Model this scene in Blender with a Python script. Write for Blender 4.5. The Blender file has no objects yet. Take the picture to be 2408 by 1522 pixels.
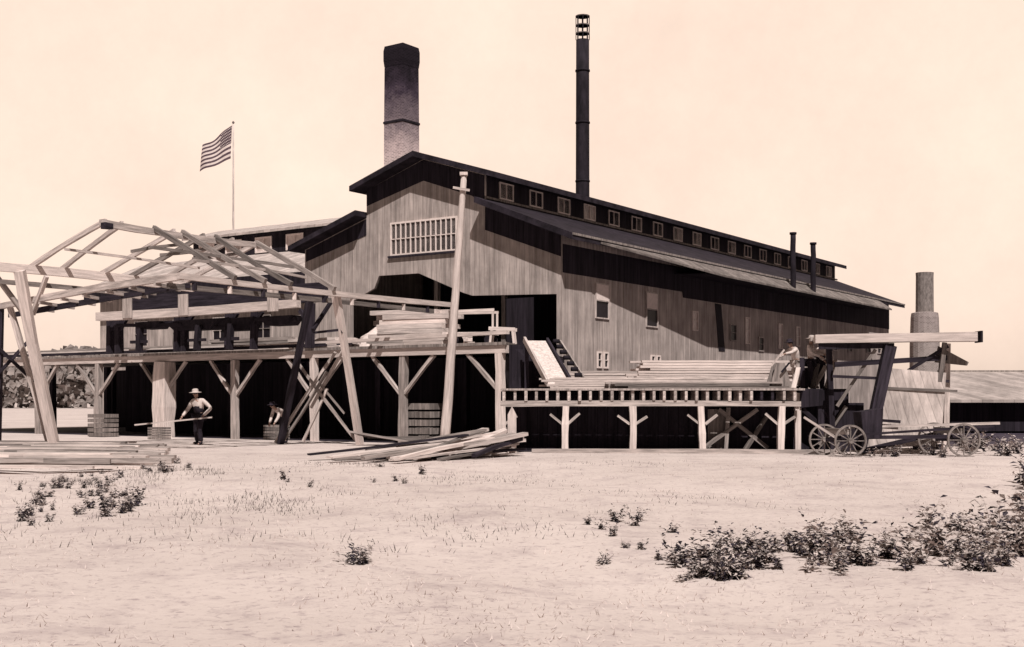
import bpy, bmesh, math, random
from mathutils import Vector, Matrix, Euler
R=random.Random(7)
sc=bpy.context.scene
col=sc.collection
sc.view_settings.view_transform='Standard'; sc.view_settings.look='None'; sc.view_settings.exposure=0
rad=math.radians
# ---------------------------------------------------------------- materials
def mat(name,c1,c2,scale=(3,3,3),nscale=1.0,rough=.9,seam=0.0,seamdark=.35,bump=.2,bstr=.02,objvar=.0,contrast=(.35,.65),blot=0,pv=.74):
    m=bpy.data.materials.new(name); m.use_nodes=True
    nt=m.node_tree; N=nt.nodes; L=nt.links
    b=N['Principled BSDF']; b.inputs['Roughness'].default_value=rough
    b.inputs['Specular IOR Level'].default_value=.12
    tc=N.new('ShaderNodeTexCoord'); mp=N.new('ShaderNodeMapping'); mp.inputs['Scale'].default_value=scale
    L.new(tc.outputs['Object'],mp.inputs['Vector'])
    n=N.new('ShaderNodeTexNoise'); n.inputs['Scale'].default_value=nscale; n.inputs['Detail'].default_value=6; n.inputs['Roughness'].default_value=.65
    L.new(mp.outputs[0],n.inputs['Vector'])
    r=N.new('ShaderNodeValToRGB'); r.color_ramp.elements[0].position=contrast[0]; r.color_ramp.elements[1].position=contrast[1]
    r.color_ramp.elements[0].color=(*c1,1); r.color_ramp.elements[1].color=(*c2,1)
    L.new(n.outputs['Fac'],r.inputs['Fac'])
    out=r.outputs['Color']
    def mul(colsock,facsock):
        mx=N.new('ShaderNodeMix'); mx.data_type='RGBA'; mx.blend_type='MULTIPLY'; mx.inputs['Factor'].default_value=1
        L.new(colsock,mx.inputs['A']); L.new(facsock,mx.inputs['B']); return mx.outputs['Result']
    if blot:
        n2=N.new('ShaderNodeTexNoise'); n2.inputs['Scale'].default_value=blot; n2.inputs['Detail'].default_value=6; n2.inputs['Roughness'].default_value=.65
        L.new(tc.outputs['Object'],n2.inputs['Vector'])
        mr=N.new('ShaderNodeMapRange'); mr.inputs['From Min'].default_value=.3; mr.inputs['From Max'].default_value=.7
        mr.inputs['To Min'].default_value=.68; mr.inputs['To Max'].default_value=1.15
        L.new(n2.outputs['Fac'],mr.inputs['Value']); out=mul(out,mr.outputs[0])
    if seam:
        sx=N.new('ShaderNodeSeparateXYZ'); L.new(tc.outputs['Object'],sx.inputs[0])
        a=N.new('ShaderNodeMath'); a.operation='ADD'; L.new(sx.outputs[0],a.inputs[0]); L.new(sx.outputs[1],a.inputs[1])
        d=N.new('ShaderNodeMath'); d.operation='DIVIDE'; L.new(a.outputs[0],d.inputs[0]); d.inputs[1].default_value=seam
        f=N.new('ShaderNodeMath'); f.operation='FRACT'; L.new(d.outputs[0],f.inputs[0])
        g=N.new('ShaderNodeMath'); g.operation='GREATER_THAN'; g.inputs[1].default_value=.1; L.new(f.outputs[0],g.inputs[0])
        fl=N.new('ShaderNodeMath'); fl.operation='FLOOR'; L.new(d.outputs[0],fl.inputs[0])
        wn=N.new('ShaderNodeTexWhiteNoise'); wn.noise_dimensions='1D'; L.new(fl.outputs[0],wn.inputs['W'])
        m2=N.new('ShaderNodeMapRange'); m2.inputs['To Min'].default_value=pv; m2.inputs['To Max'].default_value=1.1; L.new(wn.outputs['Value'],m2.inputs['Value'])
        m3=N.new('ShaderNodeMapRange'); m3.inputs['To Min'].default_value=seamdark; m3.inputs['To Max'].default_value=1; L.new(g.outputs[0],m3.inputs['Value'])
        pp=N.new('ShaderNodeMath'); pp.operation='MULTIPLY'; L.new(m2.outputs[0],pp.inputs[0]); L.new(m3.outputs[0],pp.inputs[1])
        out=mul(out,pp.outputs[0])
    if objvar:
        oi=N.new('ShaderNodeObjectInfo'); mo=N.new('ShaderNodeMapRange'); mo.inputs['To Min'].default_value=1-objvar; mo.inputs['To Max'].default_value=1+objvar*.3
        L.new(oi.outputs['Random'],mo.inputs['Value']); out=mul(out,mo.outputs[0])
    L.new(out,b.inputs['Base Color'])
    if bump:
        bp=N.new('ShaderNodeBump'); bp.inputs['Strength'].default_value=bump; bp.inputs['Distance'].default_value=bstr
        L.new(n.outputs['Fac'],bp.inputs['Height']); L.new(bp.outputs[0],b.inputs['Normal'])
    return m
def tint(v,k=0): # warm sepia grey
    return (v*1.0,v*(.86+k),v*(.81+k))
DK=lambda v:(v,v*.80,v*1.08)
M={}
M['board']=mat('weathered_boards',tint(.31),tint(.56),(3.5,3.5,.3),1.6,seam=.28,seamdark=.74,blot=.6,pv=.84)
M['eaveshade']=mat('painted_shade_boards',DK(.016),DK(.04),(3.5,3.5,.3),1.6,seam=.28,seamdark=.6)  # near-black colour painted as shadow under eaves and rakes
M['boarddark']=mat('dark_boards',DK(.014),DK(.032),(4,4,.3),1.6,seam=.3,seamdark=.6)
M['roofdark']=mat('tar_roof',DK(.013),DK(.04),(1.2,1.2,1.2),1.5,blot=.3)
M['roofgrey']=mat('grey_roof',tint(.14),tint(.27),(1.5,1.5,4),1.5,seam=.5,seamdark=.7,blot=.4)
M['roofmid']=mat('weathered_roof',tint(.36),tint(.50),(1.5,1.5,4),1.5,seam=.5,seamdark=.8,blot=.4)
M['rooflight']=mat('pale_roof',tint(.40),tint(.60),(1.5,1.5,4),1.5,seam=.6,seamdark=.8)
M['timber']=mat('pale_timber',tint(.28),tint(.68),(10,10,.9),1.2,objvar=.42)
M['white']=mat('fresh_timber',tint(.48),tint(.80),(10,10,.9),1.2,objvar=.22)
M['timberdark']=mat('dark_timber',DK(.015),DK(.045),(10,10,.9),1.2,objvar=.3)
M['timbermid']=mat('grey_timber',tint(.12),tint(.34),(10,10,.9),1.2,objvar=.4)
M['iron']=mat('sooty_iron',DK(.012),DK(.03),(2,2,.7),1.5,rough=.8)
M['ironlight']=mat('worn_iron',tint(.14),tint(.30),(4,4,2),1.5,rough=.7)
M['pane']=mat('dusty_glass',tint(.5),tint(.72),(2,2,2),1.5,rough=.3,objvar=.25,bump=0)
M['black']=mat('dark_glass',DK(.01),DK(.02),(2,2,2),1.5,rough=.4,bump=0)
M['paint']=mat('pale_paint',tint(.68),tint(.82),(5,5,5),1,bump=.05)
M['earthshade']=mat('painted_shade_earth',DK(.012),DK(.04),(1,1,1),1.5)  # ground colour with the under-deck shade painted in
M['bouncecut']=mat('bounce_cut_dark',DK(.03),DK(.09),(1,1,1),1.5)  # dark colour of the added sheet that cuts ground bounce
M['sawdust']=mat('sawdust',tint(.5),tint(.75),(3,3,3),2,bump=.6)
M['skin']=mat('skin',(.34,.22,.18),(.42,.28,.23),(8,8,8),1,rough=.6,bump=0)
M['shirt']=mat('pale_cotton',tint(.5),tint(.7),(9,9,9),1)
M['cloth']=mat('dark_wool',DK(.015),DK(.03),(9,9,9),1)
M['felt']=mat('pale_felt',tint(.4),tint(.55),(9,9,9),1)
M['feltdark']=mat('dark_felt',DK(.02),DK(.04),(9,9,9),1)
M['leather']=mat('leather',DK(.015),DK(.03),(9,9,9),1)
M['leafshade']=mat('shaded_leaf',DK(.018),DK(.06),(6,6,6),1,bump=0,objvar=.2)  # leaf colour with shade painted in
M['leafsun']=mat('sunlit_leaf',tint(.3),tint(.62),(6,6,6),1,bump=0,objvar=.2)  # leaf colour with sunlight painted in
M['grass']=mat('dry_grass',tint(.42),tint(.68),(.6,.6,.6),1,bump=0)
M['grassdark']=mat('dark_grass',tint(.06),tint(.2),(.6,.6,.6),1,bump=0)
M['treefar']=mat('far_wood',tint(.14),tint(.34),(.3,.3,.5),1,bump=0)
M['flagdark']=mat('flag_dark',(.08,.055,.07),(.12,.08,.095),(3,3,3),1,bump=0)
M['flagwhite']=mat('flag_white',tint(.62),tint(.75),(3,3,3),1,bump=0)
def brickmat(name,z0,z1,dark,light):
    m=bpy.data.materials.new(name); m.use_nodes=True; nt=m.node_tree; N=nt.nodes; L=nt.links
    b=N['Principled BSDF']; b.inputs['Roughness'].default_value=.95; b.inputs['Specular IOR Level'].default_value=.05
    tc=N.new('ShaderNodeTexCoord'); sx=N.new('ShaderNodeSeparateXYZ'); L.new(tc.outputs['Object'],sx.inputs[0])
    cb=N.new('ShaderNodeCombineXYZ'); L.new(sx.outputs[0],cb.inputs[0]); L.new(sx.outputs[2],cb.inputs[1])
    br=N.new('ShaderNodeTexBrick'); br.inputs['Scale'].default_value=2.6; br.inputs['Mortar Size'].default_value=.035
    br.inputs['Color1'].default_value=(1,1,1,1); br.inputs['Color2'].default_value=(.55,.55,.55,1); br.inputs['Mortar'].default_value=(1.4,1.4,1.4,1)
    L.new(cb.outputs[0],br.inputs['Vector'])
    n=N.new('ShaderNodeTexNoise'); n.inputs['Scale'].default_value=1.2; n.inputs['Detail'].default_value=7; n.inputs['Roughness'].default_value=.7; L.new(tc.outputs['Object'],n.inputs['Vector'])
    ns=N.new('ShaderNodeMath'); ns.operation='MULTIPLY_ADD'; ns.inputs[1].default_value=4; L.new(n.outputs['Fac'],ns.inputs[0]); 
    L.new(sx.outputs[2],ns.inputs[2])
    mr=N.new('ShaderNodeMapRange'); mr.inputs['From Min'].default_value=z0+2; mr.inputs['From Max'].default_value=z1+2; L.new(ns.outputs[0],mr.inputs['Value'])
    cr=N.new('ShaderNodeValToRGB'); e=cr.color_ramp.elements
    e[0].position=0; e[0].color=(*light,1); e[1].position=1; e[1].color=(*dark,1)
    k=e.new(.30); k.color=(light[0]*.8,light[1]*.75,light[2]*.8,1);k=e.new(.48); k.color=(light[0]*.3,light[1]*.28,light[2]*.33,1); k=e.new(.7); k.color=(dark[0]*3,dark[1]*2.8,dark[2]*3,1); k=e.new(.86); k.color=(*dark,1)
    L.new(mr.outputs[0],cr.inputs['Fac'])
    mx=N.new('ShaderNodeMix'); mx.data_type='RGBA'; mx.blend_type='MULTIPLY'; mx.inputs['Factor'].default_value=.9
    L.new(cr.outputs[0],mx.inputs['A']); L.new(br.outputs['Color'],mx.inputs['B']); L.new(mx.outputs['Result'],b.inputs['Base Color'])
    return m
M['brick']=brickmat('sooty_brick',14.2,23.2,DK(.018),tint(.66))
M['brick2']=brickmat('grey_brick',4,34,DK(.05),tint(.34))
def groundmat():
    m=bpy.data.materials.new('dry_ground'); m.use_nodes=True; nt=m.node_tree; N=nt.nodes; L=nt.links
    b=N['Principled BSDF']; b.inputs['Roughness'].default_value=1; b.inputs['Specular IOR Level'].default_value=.03
    tc=N.new('ShaderNodeTexCoord')
    def noise(s,d,mp=None):
        n=N.new('ShaderNodeTexNoise'); n.inputs['Scale'].default_value=s; n.inputs['Detail'].default_value=d; n.inputs['Roughness'].default_value=.7
        L.new(tc.outputs['Object'],n.inputs['Vector']); return n.outputs['Fac']
    def ramp(f,p0,c0,p1,c1):
        r=N.new('ShaderNodeValToRGB'); e=r.color_ramp.elements; e[0].position=p0;e[0].color=(*c0,1);e[1].position=p1;e[1].color=(*c1,1); L.new(f,r.inputs['Fac']); return r.outputs[0]
    def mul(a,c):
        mx=N.new('ShaderNodeMix'); mx.data_type='RGBA'; mx.blend_type='MULTIPLY'; mx.inputs['Factor'].default_value=1; L.new(a,mx.inputs['A']); L.new(c,mx.inputs['B']); return mx.outputs['Result']
    big=ramp(noise(.13,5),.32,tint(.51),.62,tint(.63,.01))
    mid=ramp(noise(1.1,6),.34,(.80,.78,.80),.5,(1,1,1))
    fin=ramp(noise(11,4),.32,(.70,.67,.70),.46,(1,1,1))
    c=mul(mul(big,mid),fin); L.new(c,b.inputs['Base Color'])
    bp=N.new('ShaderNodeBump'); bp.inputs['Strength'].default_value=.5; bp.inputs['Distance'].default_value=.04; L.new(noise(6,7),bp.inputs['Height']); L.new(bp.outputs[0],b.inputs['Normal'])
    return m
M['ground']=groundmat()
# ---------------------------------------------------------------- builders
def link(o,root):
    col.objects.link(o)
    if root: o.parent=root
    return o
def T(name,label,cat,loc=(0,0,0),rz=0,group=None):
    e=bpy.data.objects.new(name,None); e.empty_display_size=.3; e.location=loc; e.rotation_euler=(0,0,rz); col.objects.link(e)
    e['label']=label; e['category']=cat
    if group: e['group']=group
    return e
def tag(o,label,cat,group=None):
    o['label']=label;o['category']=cat
    if group:o['group']=group
    return o
def mesh(root,name,vs,fs,m,mats=None,fm=None):
    me=bpy.data.meshes.new(name); me.from_pydata([tuple(v) for v in vs],[],fs)
    for x in (mats or [m]): me.materials.append(x if not isinstance(x,str) else M[x])
    if fm:
        for p,i in zip(me.polygons,fm): p.material_index=i
    me.update(); o=bpy.data.objects.new(name,me); return link(o,root)
def fixn(o):
    bm=bmesh.new(); bm.from_mesh(o.data); bmesh.ops.recalc_face_normals(bm,faces=bm.faces); bm.to_mesh(o.data); bm.free(); return o
def prism(root,name,pts,vec,m):
    n=len(pts); v=Vector(vec); P=[Vector(p) for p in pts]
    vs=P+[p+v for p in P]; fs=[tuple(range(n)),tuple(range(2*n-1,n-1,-1))]
    for i in range(n):
        j=(i+1)%n; fs.append((i,i+n,j+n,j))
    return fixn(mesh(root,name,vs,fs,m))
def boxgeo(c,s):
    x,y,z=[q/2 for q in s]
    return [(c[0]+a*x,c[1]+b*y,c[2]+d*z) for a in(-1,1) for b in(-1,1) for d in(-1,1)],[(0,1,3,2),(4,6,7,5),(0,4,5,1),(2,3,7,6),(0,2,6,4),(1,5,7,3)]
def boxes(root,name,L,m):
    vs=[];fs=[]
    for c,s in L:
        v,f=boxgeo(c,s); o=len(vs); vs+=v; fs+=[tuple(i+o for i in q) for q in f]
    return mesh(root,name,vs,fs,m)
def box(root,name,c,s,m): return boxes(root,name,[(c,s)],m)
def frame_of(p0,p1,roll=0):
    p0=Vector(p0);p1=Vector(p1); d=(p1-p0); z=d.normalized()
    up=Vector((0,0,1)) if abs(z.z)<.95 else Vector((0,1,0))
    x=up.cross(z).normalized(); y=z.cross(x)
    m=Matrix((x,y,z)).transposed().to_4x4(); m.translation=p0
    return m@Matrix.Rotation(roll,4,'Z'),d.length
def beam(root,name,p0,p1,w,h,m,roll=0,warp=0):
    mt,L=frame_of(p0,p1,roll)
    n=5 if warp else 1
    vs=[];fs=[]; a1=R.uniform(-1,1)*warp; a2=R.uniform(-1,1)*warp
    for i in range(n+1):
        k=1+R.uniform(-.1,.1); s_=math.sin(math.pi*i/n); ox=a1*s_*R.uniform(.7,1.2); oy=a2*s_*R.uniform(.7,1.2)
        for a,b in((-1,-1),(1,-1),(1,1),(-1,1)): vs.append((a*w/2*k+ox,b*h/2*k+oy,L*i/n))
    fs.append((3,2,1,0)); 
    for i in range(n):
        for j in range(4):
            q=(j+1)%4; fs.append((i*4+j,i*4+q,i*4+4+q,i*4+4+j))
    fs.append(tuple(n*4+j for j in range(4)))
    o=mesh(root,name,vs,fs,m); o.matrix_local=mt; return o
def cyl(root,name,p0,p1,r0,r1,m,seg=14,rings=1,wob=0):
    mt,L=frame_of(p0,p1)
    vs=[];fs=[]
    for i in range(rings+1):
        t=i/rings; r=r0+(r1-r0)*t; ox=R.uniform(-wob,wob);oy=R.uniform(-wob,wob)
        for j in range(seg):
            a=2*math.pi*j/seg; vs.append((ox+r*math.cos(a),oy+r*math.sin(a),L*t))
    for i in range(rings):
        for j in range(seg):
            q=(j+1)%seg; fs.append((i*seg+j,i*seg+q,(i+1)*seg+q,(i+1)*seg+j))
    fs.append(tuple(range(seg-1,-1,-1))); fs.append(tuple(rings*seg+j for j in range(seg)))
    o=mesh(root,name,vs,fs,m)
    if seg>8:
        for p in o.data.polygons: p.use_smooth=len(p.vertices)==4
    o.matrix_local=mt; return o
def lathe(root,name,prof,m,seg=20,loc=(0,0,0)):
    vs=[];fs=[];n=len(prof)
    for r,z in prof:
        for j in range(seg):
            a=2*math.pi*j/seg; vs.append((r*math.cos(a),r*math.sin(a),z))
    for i in range(n-1):
        for j in range(seg):
            q=(j+1)%seg; fs.append((i*seg+j,i*seg+q,(i+1)*seg+q,(i+1)*seg+j))
    fs.append(tuple(range(seg-1,-1,-1))); fs.append(tuple((n-1)*seg+j for j in range(seg)))
    o=mesh(root,name,vs,fs,m); o.location=loc; return o
def window(root,c,axis,w,h,cols,rows,pm='pane',fm='paint',lab=None,bar=.06):
    L=[]
    def add(u,z,su,sz):
        L.append((((u,-.03,z),(su,.06,sz)) if axis=='x' else ((-.03,u,z),(.06,su,sz))))
    add(-w/2,0,bar,h+bar);add(w/2,0,bar,h+bar);add(0,h/2,w-bar,bar);add(0,-h/2,w-bar,bar)
    for i in range(1,cols): add(-w/2+w*i/cols,0,bar*.6,h-bar)
    for i in range(1,rows): add(0,-h/2+h*i/rows,w-bar,bar*.45)
    o=boxes(root,'window',[((0,.01,0),(w,.02,h)) if axis=='x' else ((.01,0,0),(.02,w,h))],pm)
    o.location=c
    f=boxes(o,'frame',L,fm)
    if lab:o['label']=lab
    return o
# ---------------------------------------------------------------- world, sun, camera
az=Vector((.18,-.984,0)).normalized(); el=rad(52)
sv=Vector((az.x*math.cos(el),az.y*math.cos(el),math.sin(el)))
w=bpy.data.worlds.new('World'); sc.world=w; w.use_nodes=True; nt=w.node_tree; N=nt.nodes; L=nt.links
bg=N['Background']; sky=N.new('ShaderNodeTexSky'); sky.sky_type='NISHITA'; sky.sun_disc=False; sky.sun_elevation=el; sky.sun_rotation=rad(180-10)
sky.dust_density=4; sky.air_density=1.5
def math_(op,a,b):
    n=N.new('ShaderNodeMath'); n.operation=op
    for i,q in enumerate((a,b)):
        if isinstance(q,(int,float)): n.inputs[i].default_value=q
        else: L.new(q,n.inputs[i])
    return n.outputs[0]
def mrange(v,a,b,c,d,smooth=False):
    n=N.new('ShaderNodeMapRange'); 
    if smooth: n.interpolation_type='SMOOTHSTEP'
    for k_,q in zip(('From Min','From Max','To Min','To Max'),(a,b,c,d)): n.inputs[k_].default_value=q
    L.new(v,n.inputs['Value']); return n.outputs[0]
bw=N.new('ShaderNodeRGBToBW'); L.new(sky.outputs[0],bw.inputs[0])
pw=math_('POWER',bw.outputs[0],.16)
tc=N.new('ShaderNodeTexCoord'); nz=N.new('ShaderNodeTexNoise'); nz.inputs['Scale'].default_value=4; nz.inputs['Detail'].default_value=12; nz.inputs['Roughness'].default_value=.72; L.new(tc.outputs['Generated'],nz.inputs['Vector'])
sp_=N.new('ShaderNodeSeparateXYZ'); L.new(tc.outputs['Generated'],sp_.inputs[0])
f1=mrange(nz.outputs['Fac'],.3,.7,.88,1.06)
f2=mrange(sp_.outputs[2],.38,.8,1,.18,True)     # bright horizon, zenith dimmed to weaken fill in the shadows
f3=mrange(sp_.outputs[1],-.1,.78,.10,1,True)   # sky behind the camera dimmed to cut shadow fill
tot=math_('MULTIPLY',math_('MULTIPLY',pw,f1),math_('MULTIPLY',f2,f3))
vs_=N.new('ShaderNodeVectorMath'); vs_.operation='SCALE'; vs_.inputs[0].default_value=(8.9,6.95,5.75); L.new(tot,vs_.inputs['Scale'])
L.new(vs_.outputs[0],bg.inputs['Color']); bg.inputs['Strength'].default_value=.1
sd=bpy.data.lights.new('sun','SUN'); sd.energy=5.0; sd.angle=rad(.6); sd.color=(1,.93,.88)
so=bpy.data.objects.new('sun',sd); col.objects.link(so); so.rotation_euler=sv.to_track_quat('Z','Y').to_euler(); so.location=(0,-20,40)
cd=bpy.data.cameras.new('camera'); cd.sensor_width=36; cd.lens=42.8; cd.shift_y=.0743; cd.clip_end=6000
co=bpy.data.objects.new('camera',cd); co.location=(0,0,1.6); co.rotation_euler=(rad(90),0,0); col.objects.link(co); sc.camera=co
# ---------------------------------------------------------------- ground
def gz(x,y):
    if y>33 or y<2: return 0
    f=min(1,(33-y)/6)
    return f*(.06*math.sin(x*.5+1.3)*math.sin(y*.43)+.035*math.sin(x*1.3+y*.9)+.02*math.sin(x*2.9-y*2.1))
xs=[-2500,-600,-150,-60]+[-34+i*.8 for i in range(86)]+[60,150,600,2500]
ys=[-60,-10,0]+[3+i*.6 for i in range(55)]+[38,45,60,90,150,400,1000,4000]
vs=[(x,y,gz(x,y) if abs(x)<33 else 0) for y in ys for x in xs]; nx=len(xs)
fs=[(j*nx+i,j*nx+i+1,(j+1)*nx+i+1,(j+1)*nx+i) for j in range(len(ys)-1) for i in range(nx-1)]
g=mesh(None,'ground',vs,fs,'ground'); g['kind']='structure'
for p in g.data.polygons:p.use_smooth=True
C=Vector((2.19,54,0)); RZ=math.atan2(.825,.565)
U=Vector((.565,.825,0)).normalized(); V=Vector((-U.y,U.x,0))
def W(t,s,z=0): return C+U*t+V*s+Vector((0,0,z))
def sheet(name,pts,z,m):
    o=mesh(None,name,[(p[0],p[1],z) for p in pts],[tuple(range(len(pts)))],m); o['kind']='structure'; return o
sheet('painted_deck_shade',[W(-11.2,-4.5),W(-.1,.2),W(-.1,31),W(-11.2,31)],.006,'earthshade')  # dark sheet paints the shade under the upper deck onto the ground
sheet('painted_deck_shade',[(-.2,37.25),(9.9,36.9),(9.9,46),(3.0,52),(.05,42.3)],.012,'earthshade')  # same painted shade under the sorting deck
sheet('bounce_cut_sheet',[(9.95,40.5),(16,42),(60,62),(75,110),(30,105),(3.2,52.2),(9.95,46)],.008,'bouncecut')  # unseen dark sheet added to cut light bouncing onto the mill wall
# ---------------------------------------------------------------- main mill
mill=T('sawmill','long weathered board sawmill with clerestory roof and open gable end','sawmill',C,RZ)
LN=46.9
prism(mill,'gable_wall',[(0,s,z) for s,z in [(0,0),(0,9.0),(4.2,10.6),(4.2,12.03),(7.8,13.15),(11.4,12.03),(11.4,10.62),(15.6,9.33),(15.6,0),(12.4,0),(12.4,6.5),(10.9,7.1),(10.6,7.7),(8.1,7.68),(5.4,6.6),(4.9,6.45),(.25,6.3),(.25,0)]],(.15,0,0),'board')
# near-black boards standing in for the shadow under the gable rakes
def rake(pts): prism(mill,'painted_rake_shade',[(-.03,s,z) for s,z in pts],(.028,0,0),'eaveshade')
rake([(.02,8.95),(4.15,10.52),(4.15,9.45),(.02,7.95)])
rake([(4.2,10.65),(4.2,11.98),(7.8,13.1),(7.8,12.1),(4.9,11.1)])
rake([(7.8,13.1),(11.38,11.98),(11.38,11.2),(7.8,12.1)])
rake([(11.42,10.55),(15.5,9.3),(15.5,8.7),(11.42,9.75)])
prism(mill,'side_wall',[(.16,0,0),(.16,0,8.98),(LN,0,8.98),(LN,0,0)],(0,.15,0),'board')
prism(mill,'side_wall',[(.16,15.45,0),(.16,15.45,9.3),(LN,15.45,9.3),(LN,15.45,0)],(0,.15,0),'board')
prism(mill,'end_wall',[(LN,s,z) for s,z in [(.16,0),(.16,9.0),(4.2,10.6),(4.2,12.03),(7.8,13.15),(11.4,12.03),(11.4,10.62),(15.44,9.33),(15.44,0)]],(-.15,0,0),'board')
prism(mill,'clerestory_wall',[(.16,4.2,10.4),(.16,4.2,12.0),(LN-.2,4.2,12.0),(LN-.2,4.2,10.4)],(0,.12,0),'boarddark')
prism(mill,'clerestory_wall',[(.16,11.28,10.4),(.16,11.28,12.0),(LN-.2,11.28,12.0),(LN-.2,11.28,10.4)],(0,.12,0),'boarddark')
F=-.85; B=LN+.35
def roofslab(s0,z0,s1,z1,th,m,f=F,b=B,name='roof',root=mill):
    return prism(root,name,[(f,s0,z0),(f,s1,z1),(b,s1,z1),(b,s0,z0)],(0,0,-th),m)
roofslab(7.795,13.4,3.4,12.03,.26,'roofdark'); roofslab(7.805,13.4,11.8,12.12,.26,'roofdark')
roofslab(4.19,10.9,-1.1,8.82,.28,'roofdark'); roofslab(11.41,10.9,16.0,9.45,.26,'roofdark')
prism(mill,'flashing',[(.0,4.12,10.93),(.0,4.12,11.03),(B,4.12,11.03),(B,4.12,10.93)],(0,.07,0),'timbermid')
prism(mill,'eave_board',[(F,-1.14,8.74),(F,-1.14,8.84),(B,-1.14,8.84),(B,-1.14,8.74)],(0,.035,0),'timbermid')
prism(mill,'lean_to_roof',[(1.5,-1.15,8.68),(13,-1.95,8.1),(41,-2.05,8.05),(41,-1.15,8.68)],(0,0,-.1),'roofgrey')
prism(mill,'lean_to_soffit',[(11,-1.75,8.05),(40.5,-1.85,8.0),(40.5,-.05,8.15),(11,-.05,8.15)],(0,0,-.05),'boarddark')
prism(mill,'painted_eave_shade',[(.1,-.035,7.25),(.1,-.035,8.52),(LN,-.035,8.52),(LN,-.035,6.95),(12,-.035,6.95),(11.9,-.035,7.25)],(0,.032,0),'eaveshade')  # dark strip paints the eave shadow onto the side wall
for i in range(18):
    window(mill,(1.75+2.57*i,4.2,11.46),'x',1.1,.74,2,1,bar=.06,lab=None)
gw=window(mill,(0,7.8,9.42),'y',4.0,1.55,13,2,pm='iron',lab='wide barred opening with pale slats',bar=.09)
box(mill,'sill',(-.06,7.8,8.56),(.12,4.3,.1),'timberdark')
def halfwin(t,z,h):
    o=window(mill,(t,-.004,z),'x',1.2,h,1,2,pm='black',fm='timber',lab='sash window with a raised pale blind')
    box(o,'blind',(0,-.045,h*.25),(1.1,.02,h*.46),'paint')
halfwin(3.55,6.2,1.6); halfwin(8.5,6.1,1.7)
for t in (3.3,3.9,8.6,9.2): window(mill,(t,-.004,3.45),'x',.36,.7,1,2,bar=.08,pm='black')
for t,z,hh,ww in ((18.3,5.4,.9,.8),(22.3,4.9,.8,.7),(30.5,5.2,.8,.7),(35,5.3,.7,.8),(38,5.3,.7,.8),(42,5.4,.7,.8),(44.5,5.4,.7,.8)): window(mill,(t,-.004,z),'x',ww,hh,1,2,pm='black',fm='timber')
for t,z,hh in ((13.4,5.8,1.0),(20.3,5.6,1.5),(25.3,5.5,1.5),(28.2,5.6,1.2)): window(mill,(t,-.004,z),'x',.62,hh,1,2,pm='pane',fm='paint',lab='narrow window with bright pane')
prism(mill,'doorway',[(16.4,-.03,4.3),(15.9,-.03,6.9),(16.7,-.03,6.9),(17.2,-.03,4.3)],(0,.02,0),'iron')
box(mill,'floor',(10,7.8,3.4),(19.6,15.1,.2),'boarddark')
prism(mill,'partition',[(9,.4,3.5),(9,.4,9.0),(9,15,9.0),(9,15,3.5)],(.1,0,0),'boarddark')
for s in (3.9,7.9): beam(mill,'post',(1.2,s,3.5),(1.2,s,7.6 if s>5 else 9),.22,.22,'timbermid')
prism(mill,'sliding_door',[(-.14,1.4,3.6),(-.14,1.4,6.2),(-.14,2.9,6.2),(-.14,2.9,3.6)],(.05,0,0),'boarddark')
for i,(t,zt) in enumerate(((23.1,11.5),(26.4,11.25))):
    p=T('vent_pipe','thin dark iron vent pipe rising past the eave','pipe',W(t,-1.7,0),0,'vent pipes')
    cyl(p,'pipe',(0,0,8.0),(0,0,zt),.17,.16,'iron',10,8,.015); cyl(p,'collar',(0,0,zt-.12),(0,0,zt),.21,.21,'iron',10)
# ---------------------------------------------------------------- left wing
wing=T('mill_wing','low dark clerestory wing with pale lower roof','mill wing',C,RZ)
S0,S1=15.62,31.5
def rs(t0,z0,t1,z1,th,m,a=S0,b=S1+.5): return prism(wing,'roof',[(t0,a,z0),(t1,a,z1),(t1,b,z1),(t0,b,z0)],(0,0,-th),m)
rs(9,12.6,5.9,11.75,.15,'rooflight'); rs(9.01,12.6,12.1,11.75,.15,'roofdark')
prism(wing,'clerestory_wall',[(6.4,S0,10.0),(6.4,S0,11.65),(6.4,S1,11.65),(6.4,S1,10.0)],(.12,0,0),'boarddark')
prism(wing,'end_wall',[(2.8,S1,0),(2.8,S1,8.7),(6.4,S1,10.2),(6.4,S1,11.7),(9,S1,12.42),(11.6,S1,11.7),(11.6,S1,10.2),(15.2,S1,8.7),(15.2,S1,0)],(0,-.12,0),'board')
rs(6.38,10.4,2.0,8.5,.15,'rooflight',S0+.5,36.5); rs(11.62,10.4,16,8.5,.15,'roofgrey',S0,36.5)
prism(wing,'wall',[(2.8,S0,0),(2.8,S0,8.6),(2.8,36,8.6),(2.8,36,0)],(.12,0,0),'board')
prism(wing,'fascia',[(1.96,S0+1,7.75),(1.96,S0+1,8.5),(1.96,36.5,8.5),(1.96,36.5,7.75)],(.03,0,0),'boarddark')
for s in (17.5,20.0,22.6,25.2,27.8,30.2): window(wing,(6.39,s,10.95),'y',1.3,.85,2,1,bar=.1)
for s in (18,21.5,25,28.5,32): window(wing,(2.79,s,5.6),'y',1.2,1.5,2,2,pm='black',fm='timber')
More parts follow.
